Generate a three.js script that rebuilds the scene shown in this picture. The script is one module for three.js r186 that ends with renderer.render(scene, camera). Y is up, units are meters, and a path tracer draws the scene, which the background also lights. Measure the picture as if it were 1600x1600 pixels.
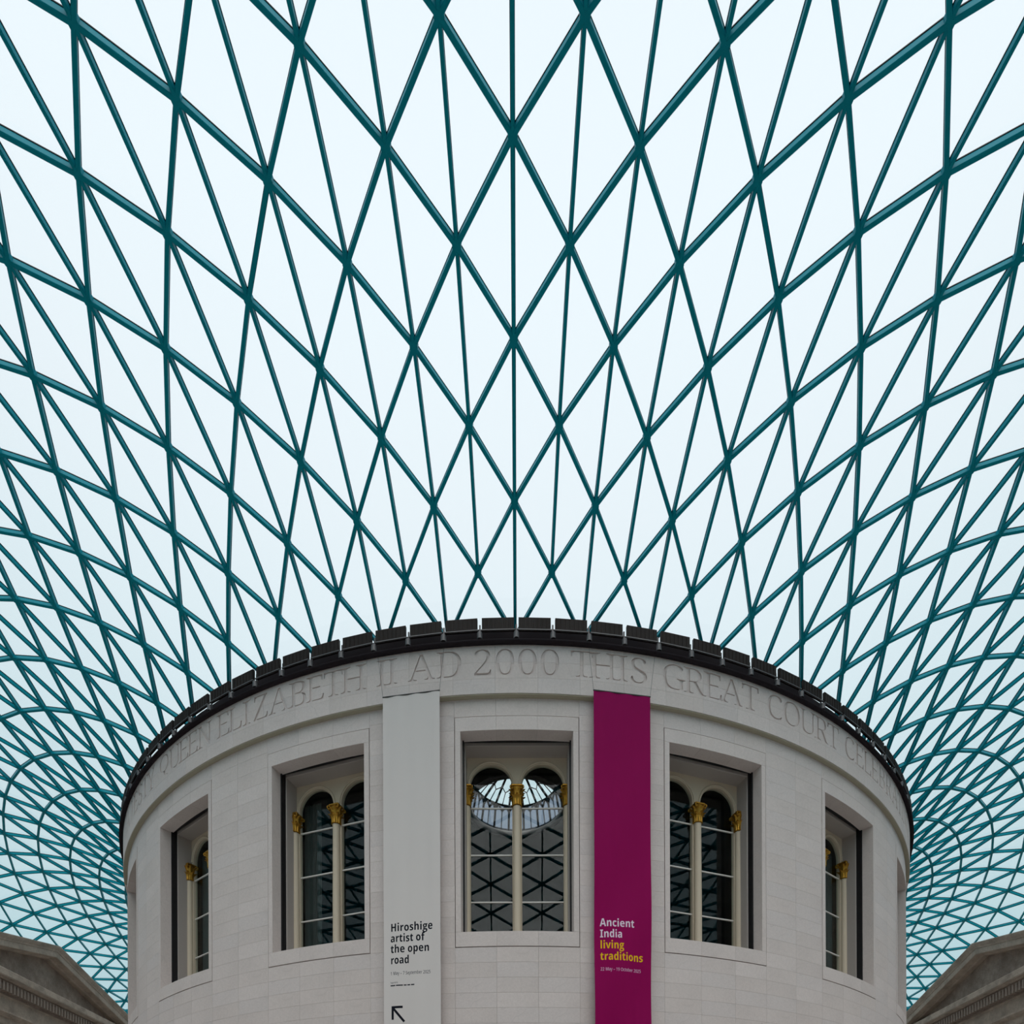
import * as THREE from 'three';
import { mergeGeometries } from 'three/addons/utils/BufferGeometryUtils.js';
import { FontLoader } from 'three/addons/loaders/FontLoader.js';
import { TextGeometry } from 'three/addons/geometries/TextGeometry.js';
import { RoundedBoxGeometry } from 'three/addons/geometries/RoundedBoxGeometry.js';
import { Brush, Evaluator, SUBTRACTION } from 'three-bvh-csg';

// ---------------------------------------------------------------- camera, sky, exposure
const scene = new THREE.Scene();
const FOCAL = 1020.5, PX = 811.7, PY = 1889.1;                 // a shift lens: level camera, tall picture
const camera = new THREE.PerspectiveCamera(2 * Math.atan(PY / FOCAL) * 180 / Math.PI, (2 * PX) / (2 * PY), 0.1, 500);
camera.setViewOffset(2 * PX, 2 * PY, 0, 0, 1600, 1600);
camera.position.set(0.02, 1.35, 44.48);
camera.rotation.order = 'YXZ';
camera.rotation.set(0, -0.00214, -0.0041);
camera.updateMatrixWorld(true);

function overcastSky() {                                        // CIE overcast: bright zenith, paler blue-green towards the horizon
  const W = 64, H = 256, data = new Float32Array(W * H * 4);
  for (let y = 0; y < H; y++) {
    const el = ((y + 0.5) / H - 0.5) * Math.PI, s = Math.max(0, Math.sin(el));
    const L = SKY_L * (0.60 + 0.40 * Math.min(1, s / 0.82)), t = Math.min(1, s / 0.72);
    const c = el < 0 ? [0.25, 0.25, 0.25] : [L * (0.565 + 0.345 * t), L * (0.925 + 0.03 * t), L];
    for (let x = 0; x < W; x++) data.set([...c, 1], (y * W + x) * 4);
  }
  const t = new THREE.DataTexture(data, W, H, THREE.RGBAFormat, THREE.FloatType);
  t.mapping = THREE.EquirectangularReflectionMapping; t.magFilter = THREE.LinearFilter; t.needsUpdate = true;
  return t;
}
const SKY_L = 1.06;
scene.background = overcastSky();
// the sun behind thin cloud, high in the south behind the camera: a very wide soft source
const sun = new THREE.DirectionalLight(new THREE.Color().setRGB(1, 0.87, 0.81), 1.32);
sun.position.set(6, 62, 46); sun.target.position.set(0, 8, 0); sun.castShadow = true;
sun.shadow.radius = 120; sun.shadow.mapSize.set(4096, 4096);
Object.assign(sun.shadow.camera, { left: -60, right: 60, top: 60, bottom: -60, near: 1, far: 160 });
scene.add(sun, sun.target);
const renderer = new THREE.WebGLRenderer({ antialias: true });
renderer.toneMapping = THREE.LinearToneMapping;
renderer.toneMappingExposure = 1.0;
renderer.shadowMap.enabled = true;

// ---------------------------------------------------------------- helpers
let seed = 7;
const rnd = () => { seed = (seed * 1664525 + 1013904223) >>> 0; return seed / 4294967296; };
const taken = {};
const numbered = (n) => { const k = taken[n] = (taken[n] ?? -1) + 1; return k ? n + '_' + String(k).padStart(3, '0') : n; };
const lit = (o) => { o.castShadow = true; o.receiveShadow = true; return o; };
function group(name, data, parent = scene) { const g = new THREE.Group(); g.name = parent === scene ? numbered(name) : name; g.userData = { ...data }; parent.add(g); return g; }
function mesh(name, geo, mat, parent = scene, data) { const m = lit(new THREE.Mesh(geo, mat)); m.name = parent === scene ? numbered(name) : name; if (data) m.userData = { ...data }; parent.add(m); return m; }
const D = Math.PI / 180;
const bare = (g) => { g = g.index ? g.toNonIndexed() : g; for (const k of Object.keys(g.attributes)) if (!['position', 'normal', 'uv'].includes(k)) g.deleteAttribute(k); return g; };
const merge = (list) => mergeGeometries(list.map(bare));
const box = (w, h, d, x = 0, y = 0, z = 0) => new THREE.BoxGeometry(w, h, d).translate(x, y, z);
const rbox = (w, h, d, r, x = 0, y = 0, z = 0) => new RoundedBoxGeometry(w, h, d, 1, r).translate(x, y, z);
// a block of a round wall: between two angles, two heights, two radii
function curved(a0, a1, y0, y1, r0, r1, step = 1.2) {
  const n = Math.max(1, Math.ceil((a1 - a0) / step)), P = [], N = [], U = [];
  const at = (r, a, y) => [r * Math.sin(a * D), y, r * Math.cos(a * D)];
  const quad = (a, b, c, d, na, nb, nc, nd, ua, ub, uc, ud) => { P.push(...a, ...b, ...c, ...a, ...c, ...d); N.push(...na, ...nb, ...nc, ...na, ...nc, ...nd); U.push(...ua, ...ub, ...uc, ...ua, ...uc, ...ud); };
  const up = [0, 1, 0], dn = [0, -1, 0], R = r1;
  for (let k = 0; k < n; k++) {
    const a = a0 + (a1 - a0) * k / n, b = a0 + (a1 - a0) * (k + 1) / n, ua = a * D * R, ub = b * D * R;
    const oa = [Math.sin(a * D), 0, Math.cos(a * D)], ob = [Math.sin(b * D), 0, Math.cos(b * D)], ia = oa.map((v) => -v), ib = ob.map((v) => -v);
    quad(at(r1, a, y0), at(r1, b, y0), at(r1, b, y1), at(r1, a, y1), oa, ob, ob, oa, [ua, y0], [ub, y0], [ub, y1], [ua, y1]);
    quad(at(r0, b, y0), at(r0, a, y0), at(r0, a, y1), at(r0, b, y1), ib, ia, ia, ib, [ub, y0], [ua, y0], [ua, y1], [ub, y1]);
    quad(at(r1, a, y1), at(r1, b, y1), at(r0, b, y1), at(r0, a, y1), up, up, up, up, [ua, 0], [ub, 0], [ub, r1 - r0], [ua, r1 - r0]);
    quad(at(r0, a, y0), at(r0, b, y0), at(r1, b, y0), at(r1, a, y0), dn, dn, dn, dn, [ua, 0], [ub, 0], [ub, r1 - r0], [ua, r1 - r0]);
  }
  const e0 = [-Math.cos(a0 * D), 0, Math.sin(a0 * D)], e1 = [Math.cos(a1 * D), 0, -Math.sin(a1 * D)];
  quad(at(r0, a0, y0), at(r1, a0, y0), at(r1, a0, y1), at(r0, a0, y1), e0, e0, e0, e0, [0, y0], [r1 - r0, y0], [r1 - r0, y1], [0, y1]);
  quad(at(r1, a1, y0), at(r0, a1, y0), at(r0, a1, y1), at(r1, a1, y1), e1, e1, e1, e1, [0, y0], [r1 - r0, y0], [r1 - r0, y1], [0, y1]);
  const g = new THREE.BufferGeometry();
  g.setAttribute('position', new THREE.Float32BufferAttribute(P, 3)); g.setAttribute('normal', new THREE.Float32BufferAttribute(N, 3)); g.setAttribute('uv', new THREE.Float32BufferAttribute(U, 2));
  return g;
}
// where a point falls in the photograph (only to rank pieces by how large they show)
function pixel(p) {
  const v = p.clone().applyMatrix4(camera.matrixWorldInverse.copy(camera.matrixWorld).invert()), d = -v.z;
  return d < 0.5 ? null : [PX + FOCAL * v.x / d, PY - FOCAL * v.y / d];
}
function shownArea(points) {
  const q = points.map(pixel);
  if (q.some((v) => !v)) return 0;
  let x0 = 1e9, x1 = -1e9, y0 = 1e9, y1 = -1e9, A = 0;
  q.forEach(([x, y], k) => { const [u, v] = q[(k + 1) % q.length]; A += x * v - u * y; x0 = Math.min(x0, x); x1 = Math.max(x1, x); y0 = Math.min(y0, y); y1 = Math.max(y1, y); });
  const sx = Math.max(0, Math.min(1600, x1) - Math.max(0, x0)) / Math.max(1, x1 - x0), sy = Math.max(0, Math.min(1600, y1) - Math.max(0, y0)) / Math.max(1, y1 - y0);
  return Math.abs(A) / 2 * sx * sy;
}

// ---------------------------------------------------------------- materials
function noiseTexture(n, paint) {                               // tiling value noise, several octaves
  const lat = {};
  const hash = (x, y, f, o) => { const k = ((x % f + f) % f) * 73856093 ^ ((y % f + f) % f) * 19349663 ^ (f * 83492791) ^ (o * 2654435); let t = Math.imul(k ^ (k >>> 15), 0x2c1b3c6d); t ^= t >>> 12; t = Math.imul(t, 0x297a2d39); return ((t ^ (t >>> 15)) >>> 0) / 4294967296; };
  const vn = (u, v, f, o) => { const x = u * f, y = v * f, i = Math.floor(x), j = Math.floor(y), a = x - i, b = y - j, s = a * a * (3 - 2 * a), t = b * b * (3 - 2 * b); return (hash(i, j, f, o) * (1 - s) + hash(i + 1, j, f, o) * s) * (1 - t) + (hash(i, j + 1, f, o) * (1 - s) + hash(i + 1, j + 1, f, o) * s) * t; };
  const d = new Uint8Array(n * n * 4);
  for (let y = 0; y < n; y++) for (let x = 0; x < n; x++) d.set([...paint(x / n, y / n, vn).map((c) => Math.max(0, Math.min(255, Math.round(c)))), 255], (y * n + x) * 4);
  const t = new THREE.DataTexture(d, n, n); t.wrapS = t.wrapT = THREE.RepeatWrapping; t.magFilter = THREE.LinearFilter; t.colorSpace = THREE.SRGBColorSpace; t.needsUpdate = true;
  return t;
}
const limestone = noiseTexture(512, (u, v, n) => {
  const w = n(u, v, 5, 1), vein = Math.abs(n(u + 0.12 * w, v + 0.1 * n(u, v, 7, 2), 6, 3) - 0.5), fine = n(u, v, 64, 4) + n(u, v, 128, 5);
  const k = 244 + 8 * (n(u, v, 3, 6) - 0.5) + 7 * (fine - 1) - (vein < 0.018 ? 12 * (1 - vein / 0.018) * n(u, v, 4, 8) : 0);
  return [k, k - 1, k - 2];
});
const sooty = noiseTexture(512, (u, v, n) => {
  const k = 225 + 45 * (n(u, v, 4, 1) - 0.5) + 34 * (n(u, v, 11, 2) - 0.5) + 22 * (n(u, v, 40, 3) - 0.5) + 14 * (n(u, v, 110, 4) - 0.5);
  return [k, k - 2, k - 5];
});
const std = (r, g, b, roughness, more = {}) => new THREE.MeshStandardMaterial({ color: new THREE.Color().setRGB(r, g, b), roughness, ...more });
const stones = [];
for (let k = 0; k < 8; k++) {
  const map = limestone.clone(); map.repeat.set(1 / 3.1, 1 / 3.1); map.offset.set(rnd(), rnd()); map.needsUpdate = true;
  const s = 1 + (rnd() - 0.5) * 0.075, w = (rnd() - 0.5) * 0.012;
  stones.push(std((STONE()[0] + w) * s, STONE()[1] * s, (STONE()[2] - w) * s, 0.75, { map, name: 'pale limestone' }));
}
function STONE() { return [0.765, 0.695, 0.68]; }
const M = {
  steel: new THREE.MeshPhysicalMaterial({ color: new THREE.Color().setRGB(0.0015, 0.275, 0.355), roughness: 0.45, specularIntensity: 0.45, specularColor: new THREE.Color().setRGB(0.25, 0.8, 1), name: 'teal painted steel' }),
  mortar: std(0.50, 0.46, 0.445, 0.95, { name: 'mortar' }),
  plain: stones[0],
  soffitShade: std(0.40, 0.37, 0.28, 0.85, { name: 'olive grey painted shade' }),
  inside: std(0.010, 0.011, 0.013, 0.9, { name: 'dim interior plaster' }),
  dome: std(0.008, 0.018, 0.02, 0.8, { name: 'dome lining coloured for dimness' }),  // dimness inside the dome is put into this base colour
  bronze: new THREE.MeshPhysicalMaterial({ color: new THREE.Color().setRGB(0.022, 0.015, 0.013), roughness: 0.5, specularIntensity: 0.4, name: 'dark bronze metal' }),
  gutter: new THREE.MeshPhysicalMaterial({ color: new THREE.Color().setRGB(0.022, 0.017, 0.021), roughness: 0.8, specularIntensity: 0.25, name: 'dark painted gutter' }),
  zinc: std(0.16, 0.155, 0.16, 0.4, { metalness: 0.5, name: 'grey metal' }),
  black: std(0.006, 0.006, 0.008, 0.6, { name: 'black metal' }),
  reveal: std(0.44, 0.40, 0.375, 0.8, { name: 'painted reveal' }),
  cream: std(0.66, 0.57, 0.44, 0.6, { name: 'cream paint' }),
  bar: std(0.75, 0.73, 0.70, 0.5, { name: 'white glazing bar' }),
  gold: std(0.46, 0.24, 0.03, 0.36, { metalness: 0.75, name: 'gilding' }),
  curtain: std(0.07, 0.085, 0.08, 0.9, { name: 'grey green curtain' }),
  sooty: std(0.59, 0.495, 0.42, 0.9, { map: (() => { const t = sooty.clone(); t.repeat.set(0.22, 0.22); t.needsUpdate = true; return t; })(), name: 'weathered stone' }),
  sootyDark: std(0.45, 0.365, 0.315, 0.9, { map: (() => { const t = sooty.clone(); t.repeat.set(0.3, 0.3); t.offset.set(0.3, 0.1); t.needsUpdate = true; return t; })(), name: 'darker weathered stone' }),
  paving: std(0.52, 0.485, 0.45, 0.6, { name: 'pale paving' }),
  court: std(0.56, 0.51, 0.47, 0.9, { name: 'court wall stone' }),
  cable: std(0.05, 0.05, 0.05, 0.5, { name: 'dark cable' }),
  roofGlass: new THREE.MeshPhysicalMaterial({ color: new THREE.Color().setRGB(0.955, 0.985, 0.99), roughness: 0, transmission: 1, thickness: 0, ior: 1.5, specularIntensity: 0.6, name: 'fritted roof glass' }),
  pane: new THREE.MeshPhysicalMaterial({ color: new THREE.Color().setRGB(0.9, 0.94, 0.94), roughness: 0, transmission: 1, thickness: 0, ior: 1.5, specularIntensity: 0.38, name: 'window glass' }),
  opal: new THREE.MeshPhysicalMaterial({ color: new THREE.Color().setRGB(0.34, 0.35, 0.42), roughness: 0.5, transmission: 1, thickness: 0, ior: 1.45, specularIntensity: 0.5, name: 'obscured lantern glass' }),
};

// ---------------------------------------------------------------- floor and perimeter walls
const EAST = 36.625, NORTH = 46.025, SOUTH = 51.125;
mesh('floor', box(2 * EAST + 2, 0.4, NORTH + SOUTH + 2, 0, -0.2, (SOUTH - NORTH) / 2), M.paving, scene, { kind: 'structure', label: 'pale stone paving of the covered court' });
{
  const H = 19.75, t = 1;
  mesh('wall_west', box(t, H, NORTH + SOUTH + 2 * t, -EAST - t / 2, H / 2, (SOUTH - NORTH) / 2), M.court, scene, { kind: 'structure', label: 'court wall behind the left pediment' });
  mesh('wall_east', box(t, H, NORTH + SOUTH + 2 * t, EAST + t / 2, H / 2, (SOUTH - NORTH) / 2), M.court, scene, { kind: 'structure', label: 'court wall behind the right pediment' });
  mesh('wall_north', box(2 * EAST, H, t, 0, H / 2, -NORTH - t / 2), M.court, scene, { kind: 'structure', label: 'far court wall behind the round building' });
  mesh('wall_south', box(2 * EAST, H, t, 0, H / 2, SOUTH + t / 2), M.court, scene, { kind: 'structure', label: 'court wall facing the round building' });
}

// ---------------------------------------------------------------- the glass roof: a smooth shell between a circle and a rectangle
function roofHeight(x, y) {                                     // y towards north
  const a = 22.245, b = EAST, c = NORTH, d = SOUTH;
  x = Math.max(-b + 0.01, Math.min(b - 0.01, x)); y = Math.max(-d + 0.01, Math.min(c - 0.01, y));
  const r = Math.max(a * 0.99, Math.hypot(x, y)), ct = x / r, st = y / r, c2 = ct * ct - st * st;
  const psi = (1 - x / b) * (1 + x / b) * (1 - y / c) * (1 + y / d);
  const eta = psi / ((1 - a * x / (r * b)) * (1 + a * x / (r * b)) * (1 - a * y / (r * c)) * (1 + a * y / (r * d)));
  const al = (r / a - 1) * psi, cn = (p, q) => Math.hypot(p, q) / (p * q), mu = 14;
  const z2 = al * (0.5 * ((35 + 10 * psi) * 0.5 * (1 + c2) + 12 * (0.5 * (1 - c2) + st) + (7.5 + 12 * psi) * 0.5 * (0.5 * (1 - c2) - st) - 1.6) - 5 * (1 + c2));
  const be = (1 - a / r) / (cn(b - x, c - y) + cn(b - x, d + y) + cn(b + x, c - y) + cn(b + x, d + y));
  const z3 = be * (0.5 * (1.75 * (1 + c2) + 1.5 * (1 - c2) + 0.3 * st) + 1.05 * (Math.exp(-mu * (1 - x / b)) + Math.exp(-mu * (1 + x / b))) * (Math.exp(-mu * (1 - y / c)) + Math.exp(-mu * (1 + y / d))));
  return 19.71 + 1.245 * eta + 0.888 * z2 + 0.782 * z3;
}
const RC = [[58.976, -65.736, 52.503, -21.506, 6.975, -1.264], [-29.548, 54.633, -34.622, 9.997, -2.014, -0.962], [8.014, -26.706, 13.806, -4.943, 4.847, -0.978]];
const TC = [[-0.248, -0.167, -0.27, 0.12, -0.021], [0.211, 0.427, 0.31, 0.046, 0.01], [-0.034, -0.354, -0.181, -0.153, -0.029]];
function gridLine(i, s) {
  const f = 3 * i * D; let r = 22.146, th = f;
  for (let k = 0; k < 3; k++) { const p = s ** (k + 1); for (let l = 0; l < 6; l++) r += RC[k][l] * p * Math.cos(l * f); for (let l = 1; l < 6; l++) th += TC[k][l - 1] * p * Math.sin(l * f); }
  return [r, th];
}
function southLine(i, j) {                                      // the fitted family of lines, carried on straight beyond its fitted reach
  const reach = i <= 16 ? 8 : i <= 26 ? 8 + (i - 16) * 0.4 : i <= 34 ? 12 + (i - 26) : 20;
  if (j <= reach) return gridLine(i, j / 20);
  const [r0, t0] = gridLine(i, reach / 20), [r1, t1] = gridLine(i, (reach - 1) / 20);
  return [r0 + (r0 - r1) * (j - reach), t0 + (t0 - t1) * (j - reach) * 0.5];
}
function node(i, j) {
  i = ((i % 120) + 120) % 120;
  const side = i <= 60 ? 1 : -1, k = i <= 60 ? i : 120 - i;
  let [r, th] = southLine(Math.min(k, 40), j);
  if (k > 36) { const [r2, t2] = southLine(60 - k, j), w = Math.min(1, (k - 36) / 7); if (k > 40) th = 3 * k * D + 0.03; r = r * (1 - w) + r2 * w; th = th * (1 - w) + (Math.PI - t2) * w; }
  return [side * r * Math.sin(th), -r * Math.cos(th)];
}
const inside = ([x, y]) => Math.abs(x) < EAST && y < NORTH && y > -SOUTH;
const P3 = ([x, y]) => new THREE.Vector3(x, roofHeight(x, y), -y);
function roofNormal([x, y]) { const e = 0.3, dx = (roofHeight(x + e, y) - roofHeight(x - e, y)) / (2 * e), dy = (roofHeight(x, y + e) - roofHeight(x, y - e)) / (2 * e); return new THREE.Vector3(-dx, 1, dy).normalize(); }
function cut(a, b) { let lo = 0, hi = 1; for (let k = 0; k < 24; k++) { const m = (lo + hi) / 2; inside([a[0] + (b[0] - a[0]) * m, a[1] + (b[1] - a[1]) * m]) ? lo = m : hi = m; } return [a[0] + (b[0] - a[0]) * lo, a[1] + (b[1] - a[1]) * lo]; }
function clip(poly) {
  for (const [ax, lim, sg] of [[0, EAST, 1], [0, -EAST, -1], [1, NORTH, 1], [1, -SOUTH, -1]]) {
    const out = [];
    for (let k = 0; k < poly.length; k++) {
      const p = poly[k], q = poly[(k + 1) % poly.length], ip = sg * (p[ax] - lim) <= 0, iq = sg * (q[ax] - lim) <= 0;
      if (ip) out.push(p);
      if (ip !== iq) { const t = (lim - p[ax]) / (q[ax] - p[ax]); out.push([p[0] + (q[0] - p[0]) * t, p[1] + (q[1] - p[1]) * t]); }
    }
    poly = out;
  }
  return poly;
}
{
  const roof = group('ceiling', { kind: 'structure', label: 'curved glass roof carried by a triangular net of teal steel beams' });
  const JM = 40, beams = [], panes = [], nodes = [];
  for (let i = 0; i < 120; i++) for (let j = i % 2; j < JM; j += 2) {
    const a = node(i, j); if (!inside(a)) continue;
    nodes.push(a);
    for (const [di, dj] of [[0, 2], [1, 1], [-1, 1]]) { let b = node(i + di, j + dj); if (!inside(b)) b = cut(a, b); if (Math.hypot(a[0] - b[0], a[1] - b[1]) > 0.15) beams.push([a, b, di]); }
    for (const s of [1, -1]) panes.push([a, node(i + s, j + 1), node(i, j + 2)]);
    if (j === 0) panes.push([a, node(i + 2, 0), node(i + 1, 1)]);
  }
  const section = (w, h, c) => { const s = new THREE.Shape(); [[-w / 2 + c, -h / 2], [w / 2 - c, -h / 2], [w / 2, -h / 2 + c], [w / 2, h / 2 - c], [w / 2 - c, h / 2], [-w / 2 + c, h / 2], [-w / 2, h / 2 - c], [-w / 2, -h / 2 + c]].forEach(([x, y], k) => k ? s.lineTo(x, y) : s.moveTo(x, y)); return new THREE.ExtrudeGeometry(s, { depth: 1, bevelEnabled: false }); };
  const slim = section(0.085, 0.14, 0.014), wide = section(0.098, 0.15, 0.014);
  const frameOf = (a, b) => { const p = P3(a), q = P3(b), n = roofNormal([(a[0] + b[0]) / 2, (a[1] + b[1]) / 2]), z = q.clone().sub(p), len = z.length(); z.normalize(); const x = n.clone().cross(z).normalize(), y = z.clone().cross(x); return new THREE.Matrix4().makeBasis(x, y, z.multiplyScalar(len)).setPosition(p); };
  const B = beams.map(([a, b, di]) => { const p = P3(a), q = P3(b), u = pixel(p), v = pixel(q), on = (w) => w && w[0] > -20 && w[0] < 1620 && w[1] > -20 && w[1] < 1620; return { m: frameOf(a, b), di, size: (on(u) || on(v)) && u && v ? Math.hypot(u[0] - v[0], u[1] - v[1]) : 0 }; }).sort((a, b) => b.size - a.size);
  B.slice(0, 300).forEach((e) => { const o = mesh('roof_beam', e.di ? wide : slim, M.steel, roof); e.m.decompose(o.position, o.quaternion, o.scale); });
  mesh('roof_beams', merge(B.slice(300).map((e) => (e.di ? wide : slim).clone().applyMatrix4(e.m))), M.steel, roof, { kind: 'stuff' });
  mesh('gaskets', merge(B.map((e) => box(e.di ? 0.118 : 0.105, 0.022, 1, 0, e.di ? 0.082 : 0.078, 0.5).applyMatrix4(e.m))), M.black, roof, { kind: 'stuff' });   // dark seals between steel and glass
  // star nodes
  const star = new THREE.CylinderGeometry(0.115, 0.105, 0.145, 12);
  const Nn = nodes.map((a) => { const p = P3(a), n = roofNormal(a), u = pixel(p); return { m: new THREE.Matrix4().compose(p, new THREE.Quaternion().setFromUnitVectors(new THREE.Vector3(0, 1, 0), n), new THREE.Vector3(1, 1, 1)), d: u && u[0] > 0 && u[0] < 1600 && u[1] > 0 && u[1] < 1600 ? p.distanceTo(camera.position) : 1e3 + p.distanceTo(camera.position) }; }).sort((a, b) => a.d - b.d);
  Nn.slice(0, 200).forEach((e) => { const o = mesh('roof_node', star, M.steel, roof); e.m.decompose(o.position, o.quaternion, o.scale); });
  mesh('roof_nodes', merge(Nn.slice(200).map((e) => star.clone().applyMatrix4(e.m))), M.steel, roof, { kind: 'stuff' });
  // triangular panes, 12 mm thick, lying on the beams
  const prism = (poly) => {
    const top = [], bot = []; let cx = 0, cy = 0; poly.forEach(([x, y]) => { cx += x / poly.length; cy += y / poly.length; });
    for (const [x, y] of poly) { const l = Math.hypot(cx - x, cy - y), q = [x + (cx - x) / l * 0.03, y + (cy - y) / l * 0.03], n = roofNormal([cx, cy]), p = P3(q); bot.push(p.clone().addScaledVector(n, 0.094)); top.push(p.addScaledVector(n, 0.106)); }
    const v = [], tri = (a, b, c) => v.push(...a.toArray(), ...b.toArray(), ...c.toArray()), n = poly.length;
    const up = top[1].clone().sub(top[0]).cross(top[2].clone().sub(top[0])).y > 0, T = up ? top : top.slice().reverse(), Bo = up ? bot : bot.slice().reverse();
    for (let k = 1; k < n - 1; k++) { tri(T[0], T[k], T[k + 1]); tri(Bo[0], Bo[k + 1], Bo[k]); }
    for (let k = 0; k < n; k++) { const l = (k + 1) % n; tri(Bo[k], Bo[l], T[l]); tri(Bo[k], T[l], T[k]); }
    const g = new THREE.BufferGeometry(); g.setAttribute('position', new THREE.Float32BufferAttribute(v, 3)); g.computeVertexNormals(); return g;
  };
  const G = panes.map((t) => clip(t)).filter((p) => p.length > 2 && Math.abs(THREE.ShapeUtils.area(p.map(([x, y]) => ({ x, y })))) > 0.02).map((p) => ({ p, size: shownArea(p.map(P3)) })).sort((a, b) => b.size - a.size);
  G.slice(0, 300).forEach((e) => mesh('glass_pane', prism(e.p), M.roofGlass, roof));
  mesh('glass_panes', mergeGeometries(G.slice(300).map((e) => prism(e.p))), M.roofGlass, roof, { kind: 'stuff' });
  // beam along the rectangular edge
  const edge = [];
  for (const [x0, y0, x1, y1] of [[-EAST, -SOUTH, EAST, -SOUTH], [EAST, -SOUTH, EAST, NORTH], [EAST, NORTH, -EAST, NORTH], [-EAST, NORTH, -EAST, -SOUTH]]) edge.push(box(Math.abs(x1 - x0) + 0.3, 0.3, Math.abs(y1 - y0) + 0.3, (x0 + x1) / 2, 19.92, -(y0 + y1) / 2));
  mesh('edge_beam', merge(edge), M.steel, roof);
}

// ---------------------------------------------------------------- the round building
const R = 22.76, BAY = 18, WIN = [0, -18, 18, -36, 36, -54, 54];
const A_FRAME = 5.26, A_OPEN = 4.75;                             // half angles of a window's stone surround and of its opening
const rotunda = group('wall_rotunda', { kind: 'structure', label: 'round building of pale limestone blocks with a carved inscription below its rim' });
rotunda.position.x = 0.04;
{
  // core behind the facing, open at the windows in view
  const core = [], lining = [];
  for (let b = 0; b < 20; b++) {
    const c = b * BAY, seen = b <= 3 || b >= 17;
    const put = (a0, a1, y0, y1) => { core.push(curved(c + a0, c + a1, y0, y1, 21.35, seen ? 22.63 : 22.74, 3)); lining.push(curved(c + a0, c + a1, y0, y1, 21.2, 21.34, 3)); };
    if (!seen) { put(-9, 9, 0, 19.9); continue; }
    put(A_FRAME - 0.2, 18 - (A_FRAME - 0.2), 0, 19.9);
    put(-(A_FRAME - 0.2), A_FRAME - 0.2, 0, 10.3); put(-(A_FRAME - 0.2), A_FRAME - 0.2, 17.6, 19.9);
    if (b === 17) put(-(18 - (A_FRAME - 0.2)), -(A_FRAME - 0.2), 0, 19.9);
  }
  mesh('core', merge(core), M.mortar, rotunda);
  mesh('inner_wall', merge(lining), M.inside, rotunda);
  mesh('plinth', curved(-64, 64, 0, 6.03, 22.62, R, 2), M.plain, rotunda);
  // facing blocks, stack bonded: three columns under and over each window, two between windows
  const J = 0.005, JA = J / R / D, blocks = [], cache = {};
  const shape = (w, y0, y1) => cache[w.toFixed(3) + y0.toFixed(3) + y1.toFixed(3)] ??= curved(-w / 2, w / 2, 0, y1 - y0, 22.64, R, 0.8);
  const add = (a0, a1, y0, y1) => {
    const a = (a0 + a1) / 2, w = a1 - a0 - JA, at = (q, y) => new THREE.Vector3(R * Math.sin(q * D) + 0.04, y, R * Math.cos(q * D));
    blocks.push({ g: shape(w, y0, y1 - J), a, y: y0, size: Math.abs(a) > 60 ? 0 : shownArea([at(a0, y0), at(a1, y0), at(a1, y1), at(a0, y1)]) });
  };
  const low = [...Array(9).keys()].map((k) => 10.08 - 0.505 * (8 - k)), high = [...Array(17).keys()].map((k) => 10.08 + 0.518 * k);
  for (let b = -4; b < 4; b++) for (let s = 0; s < 2; s++) {     // piers
    const a0 = b * BAY + A_FRAME + s * (BAY / 2 - A_FRAME), a1 = a0 + BAY / 2 - A_FRAME;
    for (let k = 0; k < 8; k++) add(a0, a1, low[k], low[k + 1]);
    for (let k = 0; k < 16; k++) add(a0, a1, high[k], high[k + 1]);
  }
  for (const c of WIN) for (let s = 0; s < 3; s++) {
    const a0 = c - A_FRAME + s * A_FRAME * 2 / 3, a1 = a0 + A_FRAME * 2 / 3;
    for (let k = 0; k < 8; k++) add(a0, a1, low[k], low[k + 1]);
    add(a0, a1, 17.77, 18.368);
  }
  blocks.sort((p, q) => q.size - p.size);
  const rest = [];
  blocks.forEach((e, k) => {
    if (k < 300) { const m = mesh('stone_block', e.g, stones[Math.floor(rnd() * 8)], rotunda); m.rotation.y = e.a * D; m.position.y = e.y; }
    else rest.push(e.g.clone().rotateY(e.a * D).translate(0, e.y, 0));
  });
  mesh('stone_blocks', merge(rest), stones[1], rotunda, { kind: 'stuff' });

  // frieze of three courses, with the inscription cut into it
  const RF = 22.95, font = await new FontLoader().loadAsync('fonts/droid/droid_serif_regular.typeface.json');
  const CUT = [['A', -51.3], ['J', -48.9], ['E', -47.2], ['S', -45.3], ['T', -43.6], ['Y', -41.8], ['Q', -38.5], ['U', -36.3], ['E', -34.6], ['E', -33], ['N', -31], ['E', -28.3], ['L', -26.7], ['I', -25.2], ['Z', -23.5], ['A', -21.4], ['B', -19.4], ['E', -17.6], ['T', -15.8], ['H', -13.9], ['I', -11.3], ['I', -10.4], ['A', -7.85], ['D', -5.5], ['2', -2.7], ['0', -0.85], ['0', 1.0], ['0', 2.85], ['T', 5.5], ['H', 7.3], ['I', 8.95], ['S', 10.4], ['G', 13.6], ['R', 15.5], ['E', 17.3], ['A', 19.2], ['T', 21.2], ['C', 24], ['O', 26.1], ['U', 28.2], ['R', 30.2], ['T', 32], ['C', 34.8], ['E', 36.7], ['L', 38.4], ['E', 40.1], ['B', 42], ['R', 44.1], ['A', 46.4], ['T', 48.5], ['I', 49.9], ['N', 51.5], ['G', 53.9]];
  const letterGeo = {}, S = 0.86 / 0.714;
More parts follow.
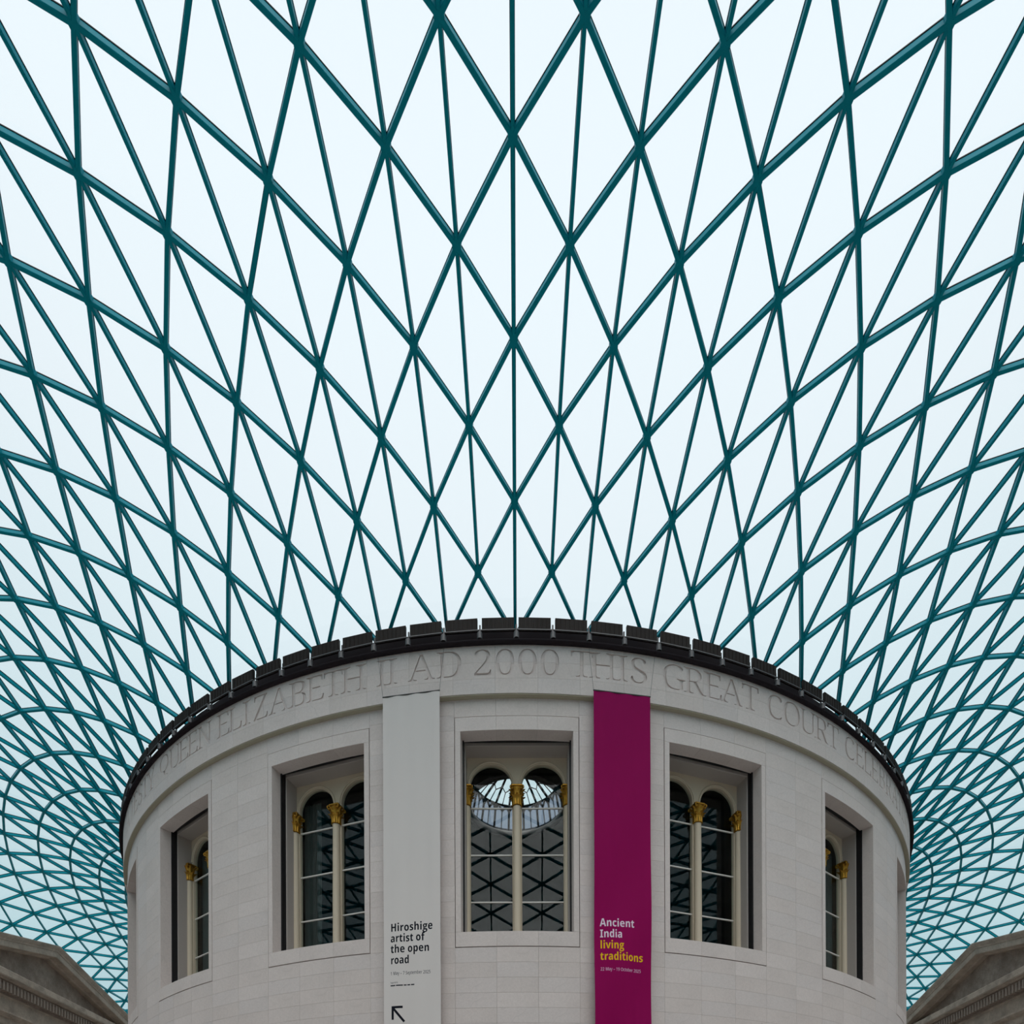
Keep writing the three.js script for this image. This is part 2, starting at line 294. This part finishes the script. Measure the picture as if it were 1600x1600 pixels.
  const letter = (ch) => letterGeo[ch] ??= (() => {
    const g = new TextGeometry(ch, { font, size: S, depth: 0.09, curveSegments: 5, bevelEnabled: true, bevelSize: 0, bevelThickness: 0.001, bevelSegments: 1, bevelOffset: -0.017 }); g.computeBoundingBox();
    const b = g.boundingBox, h = b.max.y - b.min.y;
    return g.translate(-(b.min.x + b.max.x) / 2, -b.min.y, 0).scale(0.8, 0.855 / h, 1);
  })();
  const bend = (g, a, y) => { g = g.clone(); const p = g.attributes.position; for (let k = 0; k < p.count; k++) { const q = a * D + p.getX(k) / RF, r = RF - 0.05 + p.getZ(k); p.setXYZ(k, r * Math.sin(q), p.getY(k) + y, r * Math.cos(q)); } g.computeVertexNormals(); return g; };
  const ev = new Evaluator(); ev.attributes = ['position', 'normal', 'uv']; ev.useGroups = false;
  const rows = [[18.368, 18.86], [18.86, 19.39], [19.39, 20.03]], JF = 0.004, JFA = JF / RF / D;
  const letters = CUT.map(([ch, a]) => { const g = letter(ch), w = (g.boundingBox ?? (g.computeBoundingBox(), g.boundingBox)).max.x / RF / D * 1.1; return { ch, a: a - 0.09, w }; });
  for (const c of WIN) for (const [s0, s1] of [[-9, -A_FRAME], [-A_FRAME, -A_FRAME / 3], [-A_FRAME / 3, A_FRAME / 3], [A_FRAME / 3, A_FRAME], [A_FRAME, 9]]) for (const [y0, y1] of rows) {
    const a0 = c + s0 + JFA / 2, a1 = c + s1 - JFA / 2;
    let g = curved(a0, a1, y0, y1 - JF, 22.65, RF, 0.35);
    for (const l of letters) if (y1 > 18.9 && l.a + l.w > a0 && l.a - l.w < a1) {
      const A = new Brush(g), Bb = new Brush(bend(letter(l.ch), l.a, 18.97)); A.updateMatrixWorld(); Bb.updateMatrixWorld();
      g = ev.evaluate(A, Bb, SUBTRACTION).geometry;
    }
    mesh('frieze_stone', g, stones[Math.floor(rnd() * 8)], rotunda);
  }
  mesh('frieze_core', merge([...Array(120).keys()].filter((k) => k > 20 && k < 99).map((k) => curved(k * 3, k * 3 + 3, 18.37, 20.03, 22.6, RF, 3))), M.plain, rotunda);
  mesh('soffit_shade', merge([...Array(120).keys()].filter((k) => k > 98 || k < 21).map((k) => curved(k * 3, k * 3 + 3, 18.335, 18.366, 22.7, RF - 0.012, 3))), M.soffitShade, rotunda, { label: 'added olive grey strip standing in for shade under the frieze' });  // added strip: its dark colour stands in for shade under the frieze
  // faint fixing holes left in the lower wall on the right
  const holes = [];
  for (let k = 0; k < 34; k++) { const a = 22.6 + rnd() * 5.2, y = 6.9 + rnd() * 1.1, g = new THREE.CylinderGeometry(0.016 + rnd() * 0.012, 0.016, 0.012, 7).rotateX(Math.PI / 2); holes.push(g.translate(0, y, R + 0.001).rotateY(a * D)); }
  mesh('fixing_plugs', merge(holes), M.mortar, rotunda, { kind: 'stuff', label: 'scatter of small grey fixing plugs' });
}

// rim: gutter, smoke vents, rail and brackets
{
  const rim = group('trim_1', { kind: 'structure', label: 'dark metal gutter with a ring of bronze vents along the rim of the round building' });
  rim.position.x = 0.04;
  const prof = [[22.2, 20.05], [22.9, 20.05], [22.96, 19.94], [23.06, 19.93], [23.12, 19.95], [23.13, 20.0], [23.09, 20.04], [22.98, 20.06], [22.9, 20.09], [22.2, 20.09], [22.2, 20.05]].map(([x, y]) => new THREE.Vector2(x, y));
  mesh('gutter', new THREE.LatheGeometry(prof, 240), M.gutter, rim);
  mesh('ring_beam', new THREE.LatheGeometry([[22.5, 20.1], [22.6, 20.1], [22.6, 20.8], [22.5, 20.8], [22.5, 20.1]].map(([x, y]) => new THREE.Vector2(x, y)), 120), M.gutter, rim);
  const vent = [box(1.06, 0.4, 0.03, 0, 0, 0.02), box(1.06, 0.03, 0.07, 0, 0.185, -0.02), box(0.03, 0.4, 0.07, -0.515, 0, -0.02), box(0.03, 0.4, 0.07, 0.515, 0, -0.02), box(1.06, 0.4, 0.02, 0, 0, -0.045)];
  for (let k = 0; k < 7; k++) vent.push(rbox(0.09, 0.38, 0.02, 0.008, -0.45 + k * 0.15, 0, 0.04));
  const ventG = merge(vent), railG = box(1.12, 0.03, 0.05), bracketG = merge([new THREE.CylinderGeometry(0.09, 0.09, 0.2, 14).translate(0, 0, 0), box(0.05, 0.46, 0.05, 0, 0.2, -0.08), box(0.05, 0.05, 0.3, 0, 0.06, -0.12)]);
  for (let k = 0; k < 120; k++) {
    const a = 3 * k + 1.5, s = ((a + 180) % 360) - 180;
    if (Math.abs(s) > 96) continue;
    const put = (name, g, m, r, y, q) => { const o = mesh(name, g, m, rim); o.position.set(r * Math.sin(q * D), y, r * Math.cos(q * D)); o.rotation.y = q * D; };
    put('vent_box', ventG, M.bronze, 23.02, 20.56, a);
    put('rail', railG, M.zinc, 23.06, 20.35, a);
    put('bracket', bracketG, M.zinc, 23.03, 20.18, a + 1.5);
  }
}

// ---------------------------------------------------------------- windows: built once, copied round the wall
const Y0 = 10.1, lift = (g) => g.translate(0, -Y0, -R);
const winLabel = { 0: 'central window between the two banners, glass dome showing through its arches', '-18': 'window left of the white banner with a black slot down its left jamb', 18: 'window right of the magenta banner with a black slot down its right jamb', '-36': 'narrow-looking window second left of the white banner, curtain behind its glass', 36: 'narrow-looking window second right of the magenta banner, curtain behind its glass', '-54': 'left edge window seen nearly side on, only its pale jamb showing', 54: 'right edge window seen nearly side on, only its pale jamb showing' };
function makeWindow() {
  const w = group('window_1', { kind: 'structure' });
  const g = 0.055;                                               // degrees of dark joint round the surround
  const third = (A_FRAME - g) * 2 / 3, jj = 0.006;
  for (let k = 0; k < 3; k++) {
    const a0 = -(A_FRAME - g) + k * third + (k ? jj : 0), a1 = -(A_FRAME - g) + (k + 1) * third - (k < 2 ? jj : 0);
    mesh('surround_stone', lift(curved(a0, a1, 17.29, 17.745, 22.26, R + 0.012, 0.6)), stones[2 + k], w);
    mesh('surround_stone', lift(curved(a0, a1, 10.105, 10.595, 21.6, R + 0.012, 0.6)), stones[3 + k], w);
  }
  for (const s of [-1, 1]) mesh('surround_stone', lift(s < 0 ? curved(-(A_FRAME - g), -A_OPEN, 10.6, 17.285, 22.26, R + 0.012, 0.6) : curved(A_OPEN, A_FRAME - g, 10.6, 17.285, 22.26, R + 0.012, 0.6)), stones[5 + s], w);
  mesh('joint', lift(merge([curved(-A_FRAME - 0.1, -A_OPEN - 0.1, 10.05, 17.77, 22.55, 22.66, 0.8), curved(A_OPEN + 0.1, A_FRAME + 0.1, 10.05, 17.77, 22.55, 22.66, 0.8), curved(-A_FRAME, A_FRAME, 10.03, 10.2, 22.55, 22.66, 0.8), curved(-A_FRAME, A_FRAME, 17.65, 17.77, 22.55, 22.66, 0.8)])), M.black, w);
  mesh('blind_slot', lift(merge([box(0.24, 6.9, 0.23, -1.92, 13.95, 22.145), box(0.24, 6.9, 0.23, 1.92, 13.95, 22.145), box(4.1, 0.2, 0.14, 0, 17.43, 22.17)])), M.black, w);
  mesh('jamb_lining', lift(merge([rbox(0.26, 6.75, 0.66, 0.02, -1.89, 13.9, 21.7), rbox(0.26, 6.75, 0.66, 0.02, 1.89, 13.9, 21.7), rbox(4.04, 0.2, 0.66, 0.02, 0, 17.36, 21.7)])), M.reveal, w);
  // arched frame with two lights
  const s = new THREE.Shape(); s.moveTo(-1.82, 10.6); s.lineTo(1.82, 10.6); s.lineTo(1.82, 17.28); s.lineTo(-1.82, 17.28); s.closePath();
  const cx = 0.905, hw = 0.755, sp = 16.3;
  for (const q of [-1, 1]) { const h = new THREE.Path(); h.moveTo(q * cx - hw, 10.72); h.lineTo(q * cx + hw, 10.72); h.lineTo(q * cx + hw, sp); h.absarc(q * cx, sp, hw, 0, Math.PI, false); h.lineTo(q * cx - hw, 10.72); s.holes.push(h); }
  const frame = mesh('frame', lift(new THREE.ExtrudeGeometry(s, { depth: 0.16, bevelEnabled: true, bevelSize: 0.02, bevelThickness: 0.02, bevelSegments: 2, curveSegments: 24 }).translate(0, 0, 21.26)), M.cream, w);
  for (const q of [-1, 1]) {
    mesh('archivolt', lift(new THREE.TorusGeometry(hw + 0.05, 0.035, 8, 36, Math.PI).translate(q * cx, sp, 21.45)), M.cream, frame);
    // panes: three rectangles and an arched head
    const ys = [10.72, 12.209, 13.871, 15.533];
    for (let k = 0; k < 3; k++) mesh('pane', lift(box(2 * hw, ys[k + 1] - ys[k] - 0.02, 0.01, q * cx, (ys[k] + ys[k + 1]) / 2, 21.33)), M.pane, frame);
    const h = new THREE.Shape(); h.moveTo(q * cx - hw, 15.545); h.lineTo(q * cx + hw, 15.545); h.lineTo(q * cx + hw, sp); h.absarc(q * cx, sp, hw, 0, Math.PI, false); h.closePath();
    mesh('pane', lift(new THREE.ExtrudeGeometry(h, { depth: 0.01, bevelEnabled: false, curveSegments: 20 }).translate(0, 0, 21.325)), M.pane, frame);
    for (const y of ys.slice(1)) mesh('glazing_bar', lift(rbox(2 * hw, 0.05, 0.06, 0.012, q * cx, y, 21.34)), M.bar, frame);
  }
  // centre column and two engaged side columns with gilded leaf capitals
  const shaft = new THREE.LatheGeometry([[0, 10.6], [0.2, 10.6], [0.2, 10.72], [0.17, 10.78], [0.145, 10.84], [0.145, 12.5], [0.13, 15.44], [0.15, 15.48], [0, 15.5]].map(([x, y]) => new THREE.Vector2(x, y)), 24);
  const leaf = (h, r, curl, wd) => { const v = [], n = 6, row = (t) => { const y = h * Math.sin(t * 1.45) / Math.sin(1.45), out = r + curl * t * t * t, ww = wd * (0.55 + 0.75 * Math.sin(Math.PI * Math.min(1, 0.15 + t * 0.85))); return [[-ww / 2, y, out - 0.02], [0, y + 0.01 * t, out + 0.02], [ww / 2, y, out - 0.02]]; }; for (let k = 0; k < n; k++) { const a = row(k / n), b = row((k + 1) / n); for (const m of [0, 1]) v.push(...a[m], ...a[m + 1], ...b[m + 1], ...a[m], ...b[m + 1], ...b[m]); const f = (p) => [p[0] * 0.9, p[1], p[2] - 0.025]; for (const m of [0, 1]) v.push(...f(a[m]), ...f(b[m + 1]), ...f(a[m + 1]), ...f(a[m]), ...f(b[m]), ...f(b[m + 1])); } const gg = new THREE.BufferGeometry(); gg.setAttribute('position', new THREE.Float32BufferAttribute(v, 3)); gg.setAttribute('uv', new THREE.Float32BufferAttribute(new Float32Array(v.length / 3 * 2), 2)); gg.computeVertexNormals(); return gg; };
  const cap = [new THREE.LatheGeometry([[0, 0], [0.17, 0], [0.18, 0.03], [0.15, 0.06], [0.15, 0.3], [0.17, 0.5], [0.2, 0.57], [0.2, 0.63], [0, 0.64]].map(([x, y]) => new THREE.Vector2(x, y)), 20), rbox(0.4, 0.06, 0.4, 0.02, 0, 0.66, 0)];
  for (let k = 0; k < 8; k++) { cap.push(leaf(0.32, 0.16, 0.13, 0.15).rotateY(k * 45 * D)); cap.push(leaf(0.54, 0.165, 0.14, 0.13).rotateY((k * 45 + 22.5) * D)); }
  for (const k of [45, 135, 225, 315]) cap.push(new THREE.TorusGeometry(0.055, 0.028, 6, 12).rotateY(Math.PI / 2).translate(0, 0.57, 0.27).rotateY(k * D));
  const capG = merge(cap);
  for (const x of [-1.785, 0, 1.785]) { const col = mesh('column', lift(shaft.clone().translate(x, 0, 21.5)), M.cream, w); mesh('capital', lift(capG.clone().translate(x, 15.5, 21.5)), M.gold, col); }
  return w;
}
const win0 = makeWindow();
WIN.forEach((a, k) => {
  const w = k ? win0.clone() : win0; if (k) { w.name = 'window_' + (k + 1); scene.add(w); }
  w.userData = { kind: 'structure', label: winLabel[a] };
  w.position.set(R * Math.sin(a * D) + 0.04, Y0, R * Math.cos(a * D)); w.rotation.y = a * D;
});
// curtains hanging inside
function curtain(a, x0, x1, label) {
  const n = 40, s = new THREE.Shape(), top = [];
  for (let k = 0; k <= n; k++) { const x = x0 + (x1 - x0) * k / n, z = 0.045 * Math.sin(k * 1.25) + 0.02 * Math.sin(k * 0.47); k ? s.lineTo(x, z) : s.moveTo(x, z); top.push([x, z - 0.02]); }
  top.reverse().forEach(([x, z]) => s.lineTo(x, z));
  const o = mesh('curtain', new THREE.ExtrudeGeometry(s, { depth: 6.3, bevelEnabled: false }).rotateX(-Math.PI / 2), M.curtain, scene, { label, category: 'curtain' });
  o.position.set(20.95 * Math.sin(a * D) + 0.04, 10.5, 20.95 * Math.cos(a * D)); o.rotation.y = a * D;
}
curtain(-18, -1.75, -1.0, 'dim grey green curtain at the left of the window left of the white banner');
curtain(-36, -1.75, 0.2, 'grey green curtain behind the window second left of the white banner');
curtain(36, -0.2, 1.75, 'grey green curtain behind the window second right of the magenta banner');

// ---------------------------------------------------------------- inside the round building: dome and glazed lantern
const LY = 28.75, LR = 3.25;
{
  const prof = [], n = 26;
  for (let k = 0; k <= n; k++) { const t = k / n, r = 21.3 + (LR - 21.3) * t, y = 19.95 + (LY - 19.95) * (1 - (1 - t) ** 1.6); prof.push([r, y]); }
  const out = prof.map(([r, y]) => [r, y + 0.35]).reverse();
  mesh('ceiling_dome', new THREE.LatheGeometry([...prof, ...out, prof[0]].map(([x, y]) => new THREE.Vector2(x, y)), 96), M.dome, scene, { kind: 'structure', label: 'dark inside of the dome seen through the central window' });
  mesh('floor_reading', new THREE.CylinderGeometry(21.1, 21.1, 0.1, 64).translate(0, 0.05, 0), M.inside, scene, { kind: 'structure', label: 'dim floor inside the round building' });
  const lan = group('ceiling_lantern', { label: 'glazed lantern with radiating ribs seen through the central window', kind: 'structure' });
  lan.position.set(0, LY, 0);
  const H1 = 1.8, H2 = 3.2, LE = 2.92, cone = (t) => [LE * (1 - t), H1 + (H2 - H1) * Math.sin(t * Math.PI / 2 * 0.9) / Math.sin(Math.PI / 2 * 0.9)];
  const NB = 18, pt = (r, y, a) => new THREE.Vector3(r * Math.sin(a), y, r * Math.cos(a));
  const bar = (p, q, w) => { const d = q.clone().sub(p), g = new THREE.CylinderGeometry(w, w, d.length(), 6).toNonIndexed(); return g.applyQuaternion(new THREE.Quaternion().setFromUnitVectors(new THREE.Vector3(0, 1, 0), d.normalize())).translate((p.x + q.x) / 2, (p.y + q.y) / 2, (p.z + q.z) / 2); };
  mesh('rim', new THREE.TorusGeometry(LR, 0.2, 10, 80).rotateX(Math.PI / 2), M.reveal, lan);
  mesh('eaves_ring', new THREE.TorusGeometry(LE, 0.08, 8, 80).rotateX(Math.PI / 2).translate(0, H1, 0), M.bronze, lan);
  for (let k = 0; k < NB; k++) {
    const a = (k + 0.5) / NB * 2 * Math.PI, h = Math.PI / NB, rib = [];
    for (let m = 0; m < 5; m++) { const [r0, y0] = cone(m * 0.19), [r1, y1] = cone((m + 1) * 0.19); rib.push(bar(pt(r0, y0, a), pt(r1, y1, a), 0.085)); }
    rib.push(bar(pt(LR, 0, a), pt(LE, H1, a), 0.085));
    mesh('rib', merge(rib), M.bronze, lan);
    // middle bar forks into a pair that meets the ribs
    const mid = a + h, [rf, yf] = cone(0.24), [rg, yg] = cone(0.33), [re, ye] = cone(0.02), fork = [bar(pt(re, ye, mid), pt(rf, yf, mid), 0.035), bar(pt(rf, yf, mid), pt(rg, yg, a), 0.035), bar(pt(rf, yf, mid), pt(rg, yg, a + 2 * h), 0.035), bar(pt(LR, 0, mid), pt(2.99, H1 - 0.4, mid), 0.04), bar(pt(2.99, H1 - 0.4, mid), pt(LE, H1, a + h * 0.45), 0.075), bar(pt(2.99, H1 - 0.4, mid), pt(LE, H1, a + h * 1.55), 0.075), bar(pt(LE, H1, a + h * 0.45), pt(2.99, H1 - 0.4, a), 0.075), bar(pt(LE, H1, a + h * 1.55), pt(2.99, H1 - 0.4, a + 2 * h), 0.075)];
    mesh('glazing_bar', merge(fork), M.bronze, lan);
    const ring = (ts, f) => { const v = []; for (let m = 0; m < ts.length - 1; m++) { const A = f(ts[m], a), B = f(ts[m], a + 2 * h), C = f(ts[m + 1], a + 2 * h), E = f(ts[m + 1], a); v.push(...A, ...B, ...C, ...A, ...C, ...E); } const g = new THREE.BufferGeometry(); g.setAttribute('position', new THREE.Float32BufferAttribute(v, 3)); g.computeVertexNormals(); return g; };
    mesh('roof_pane', ring([0, 0.2, 0.4, 0.6, 0.8, 0.97], (t, q) => { const [r, y] = cone(t); return pt(r, y, q).toArray(); }), M.pane, lan);
    mesh('side_pane', ring([0, 1], (t, q) => pt(LR + (LE - LR) * t, t * H1, q).toArray()), M.opal, lan);
  }
  mesh('crown', new THREE.CylinderGeometry(0.25, 0.2, 0.15, 16).translate(0, H2, 0), M.bronze, lan);
}

// ---------------------------------------------------------------- banners
function banner(a, label, cloth, drawText, slack) {
  const W = 1.95, TOP = 18.46, BOT = 5.4, H = TOP - BOT, RB = 23.06;
  const b = group('exhibition_banner', { label, category: 'banner' });
  b.position.set(RB * Math.sin(a * D) + 0.04, BOT, RB * Math.cos(a * D)); b.rotation.y = a * D;
  const c = document.createElement('canvas'); c.width = 640; c.height = 2048; const x = c.getContext('2d');
  x.fillStyle = cloth; x.fillRect(0, 0, 640, 2048);
  x.save(); x.scale(640 / W, 2048 / H); drawText(x, (y) => TOP - y); x.restore();
  const t = new THREE.CanvasTexture(c); t.colorSpace = THREE.SRGBColorSpace; t.anisotropy = 8;
  const g = new THREE.BoxGeometry(W, H, 0.012, 24, 60, 1).translate(0, H / 2, 0), p = g.attributes.position;
  for (let k = 0; k < p.count; k++) { const u = p.getX(k) / W, v = p.getY(k) / H, e = (1 - v); p.setZ(k, p.getZ(k) + slack * e * (0.022 * Math.sin(u * 9 + v * 7) + 0.03 * Math.sin(u * 4.2 - v * 17 + 1)) + 0.01 * Math.sin(u * 19)); }
  g.computeVertexNormals();
  mesh('cloth', g, new THREE.MeshPhysicalMaterial({ map: t, roughness: 0.75, specularIntensity: 0.25 }), b);
  mesh('batten', new THREE.CylinderGeometry(0.022, 0.022, W + 0.02, 10).rotateZ(Math.PI / 2).translate(0, H, 0), M.cable, b);
  for (const s of [-1, 1]) { const p0 = new THREE.Vector3(s * W / 2, H, 0), p1 = new THREE.Vector3(s * (W / 2 + 0.16), H + 1.36, 0.02), d = p1.clone().sub(p0); mesh('cable', new THREE.CylinderGeometry(0.005, 0.005, d.length(), 6).applyQuaternion(new THREE.Quaternion().setFromUnitVectors(new THREE.Vector3(0, 1, 0), d.clone().normalize())).translate((p0.x + p1.x) / 2, (p0.y + p1.y) / 2, (p0.z + p1.z) / 2), M.cable, b); }
}
function fit(x, text, px, py, width, size, weight, color) {      // one line of print, scaled to its measured width in metres
  x.save(); x.font = `${weight} 100px sans-serif`; x.fillStyle = color; const m = x.measureText(text).width; x.translate(px, py); x.scale(width / m, size / 100); x.fillText(text, 0, 0); x.restore();
}
banner(-8.74, 'white exhibition banner with black print left of the central window', '#e0dad8', (x, Y) => {
  const L = 0.225, ink = '#10131f';
  [['Hiroshige', 10.62, 1.47], ['artist of', 10.26, 1.18], ['the open', 9.9, 1.35], ['road', 9.53, 0.66]].forEach(([s, y, w]) => fit(x, s, L, Y(y), w, 0.37, 'bold', ink));
  fit(x, '1 May – 7 September 2025', L, Y(9.16), 1.38, 0.15, 'normal', ink);
  fit(x, 'Supported by', L, Y(8.89), 0.26, 0.065, 'normal', ink); [0.17, 0.24, 0.1, 0.1, 0.12].reduce((q, w) => { x.fillStyle = ink; x.fillRect(q, Y(8.83), w, 0.035); return q + w + 0.025; }, L);   // a line too small to read
  x.strokeStyle = ink; x.lineWidth = 0.075; x.beginPath(); x.moveTo(L + 0.07, Y(7.68)); x.lineTo(L + 0.07, Y(8.09)); x.lineTo(L + 0.42, Y(8.09)); x.moveTo(L + 0.08, Y(8.07)); x.lineTo(L + 0.47, Y(7.6)); x.stroke();
}, 0.3);
banner(8.74, 'magenta exhibition banner with white and yellow print right of the central window', '#950056', (x, Y) => {
  const L = 0.19;
  [['Ancient', 10.7, 1.18, '#eadcec'], ['India', 10.33, 0.76, '#eadcec'], ['living', 9.96, 0.81, '#f0c21c'], ['traditions', 9.58, 1.48, '#f0c21c']].forEach(([s, y, w, c]) => fit(x, s, L, Y(y), w, 0.37, 'bold', c));
  fit(x, '22 May – 19 October 2025', L + 0.01, Y(9.22), 1.4, 0.15, 'normal', '#e3c9e0');
}, 1.7);

// ---------------------------------------------------------------- pediments of the side porticoes
function pediment(x, turn, label) {
  const g = group('pediment', { label, category: 'pediment' });
  g.position.set(x, 0, 0); g.rotation.y = turn;
  const W = 12.7, SL = 0.244, APEX = 19.36;
  const bar = (profile, x0, x1, rake) => {                       // a moulding: profile in (z, y), run along x, sheared to the rake
    const s = new THREE.Shape(); profile.forEach(([z, y], k) => k ? s.lineTo(-z, y) : s.moveTo(-z, y));
    const e = new THREE.ExtrudeGeometry(s, { depth: x1 - x0, bevelEnabled: false, steps: 1 }).rotateY(Math.PI / 2).translate(x0, 0, 0), p = e.attributes.position;
    if (rake) { for (let k = 0; k < p.count; k++) p.setY(k, p.getY(k) - SL * Math.abs(p.getX(k))); e.computeVertexNormals(); }
    return e;
  };
  const cornice = [[-3.6, 15.6], [0.0, 15.6], [0.1, 15.66], [0.3, 15.7], [0.32, 15.74], [0.34, 15.76], [0.34, 16.12], [0.3, 16.17], [-3.6, 16.17]];
  const rake = [[-3.6, APEX - 0.88], [-0.1, APEX - 0.86], [0.0, APEX - 0.8], [0.42, APEX - 0.77], [0.45, APEX - 0.74], [0.45, APEX - 0.4], [0.5, APEX - 0.37], [0.52, APEX - 0.3], [0.62, APEX - 0.18], [0.68, APEX - 0.06], [0.68, APEX], [-3.6, APEX]];
  mesh('cornice', bar(cornice, -W, W), M.sooty, g);
  for (const s of [-1, 1]) mesh('raking_cornice', bar(rake, s < 0 ? -W : 0, s < 0 ? 0 : W, true), M.sooty, g);
  const t = new THREE.Shape(), hw = (APEX - 0.8 - 16.1) / SL; t.moveTo(-hw, 16.1); t.lineTo(hw, 16.1); t.lineTo(0, APEX - 0.8); t.closePath();
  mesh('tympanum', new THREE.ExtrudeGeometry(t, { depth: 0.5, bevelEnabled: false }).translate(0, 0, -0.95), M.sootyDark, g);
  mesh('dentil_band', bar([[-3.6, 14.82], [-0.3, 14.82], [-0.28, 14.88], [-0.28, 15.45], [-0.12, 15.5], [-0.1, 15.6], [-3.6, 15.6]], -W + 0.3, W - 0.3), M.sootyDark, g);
  const dent = rbox(0.165, 0.56, 0.34, 0.015);
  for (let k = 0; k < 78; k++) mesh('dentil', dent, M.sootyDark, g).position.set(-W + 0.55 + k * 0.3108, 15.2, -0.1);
  mesh('frieze', bar([[-3.6, 13.82], [-0.42, 13.82], [-0.42, 14.7], [-0.36, 14.82], [-3.6, 14.82]], -W + 0.4, W - 0.4), M.sooty, g);
  mesh('architrave', bar([[-3.6, 12.3], [-0.5, 12.3], [-0.5, 12.62], [-0.46, 12.64], [-0.46, 13.0], [-0.42, 13.02], [-0.42, 13.46], [-0.26, 13.54], [-0.14, 13.68], [-0.14, 13.8], [-0.4, 13.82], [-3.6, 13.82]], -W + 0.4, W - 0.4), M.sooty, g);
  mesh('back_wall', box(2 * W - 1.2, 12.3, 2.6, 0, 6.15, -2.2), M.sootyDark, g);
  return g;
}
pediment(-31.75, 93.3 * D, 'weathered grey brown stone pediment with dentils at the left of the round building');
pediment(31.75, -94 * D, 'weathered grey brown stone pediment with dentils at the right of the round building');

renderer.render(scene, camera);
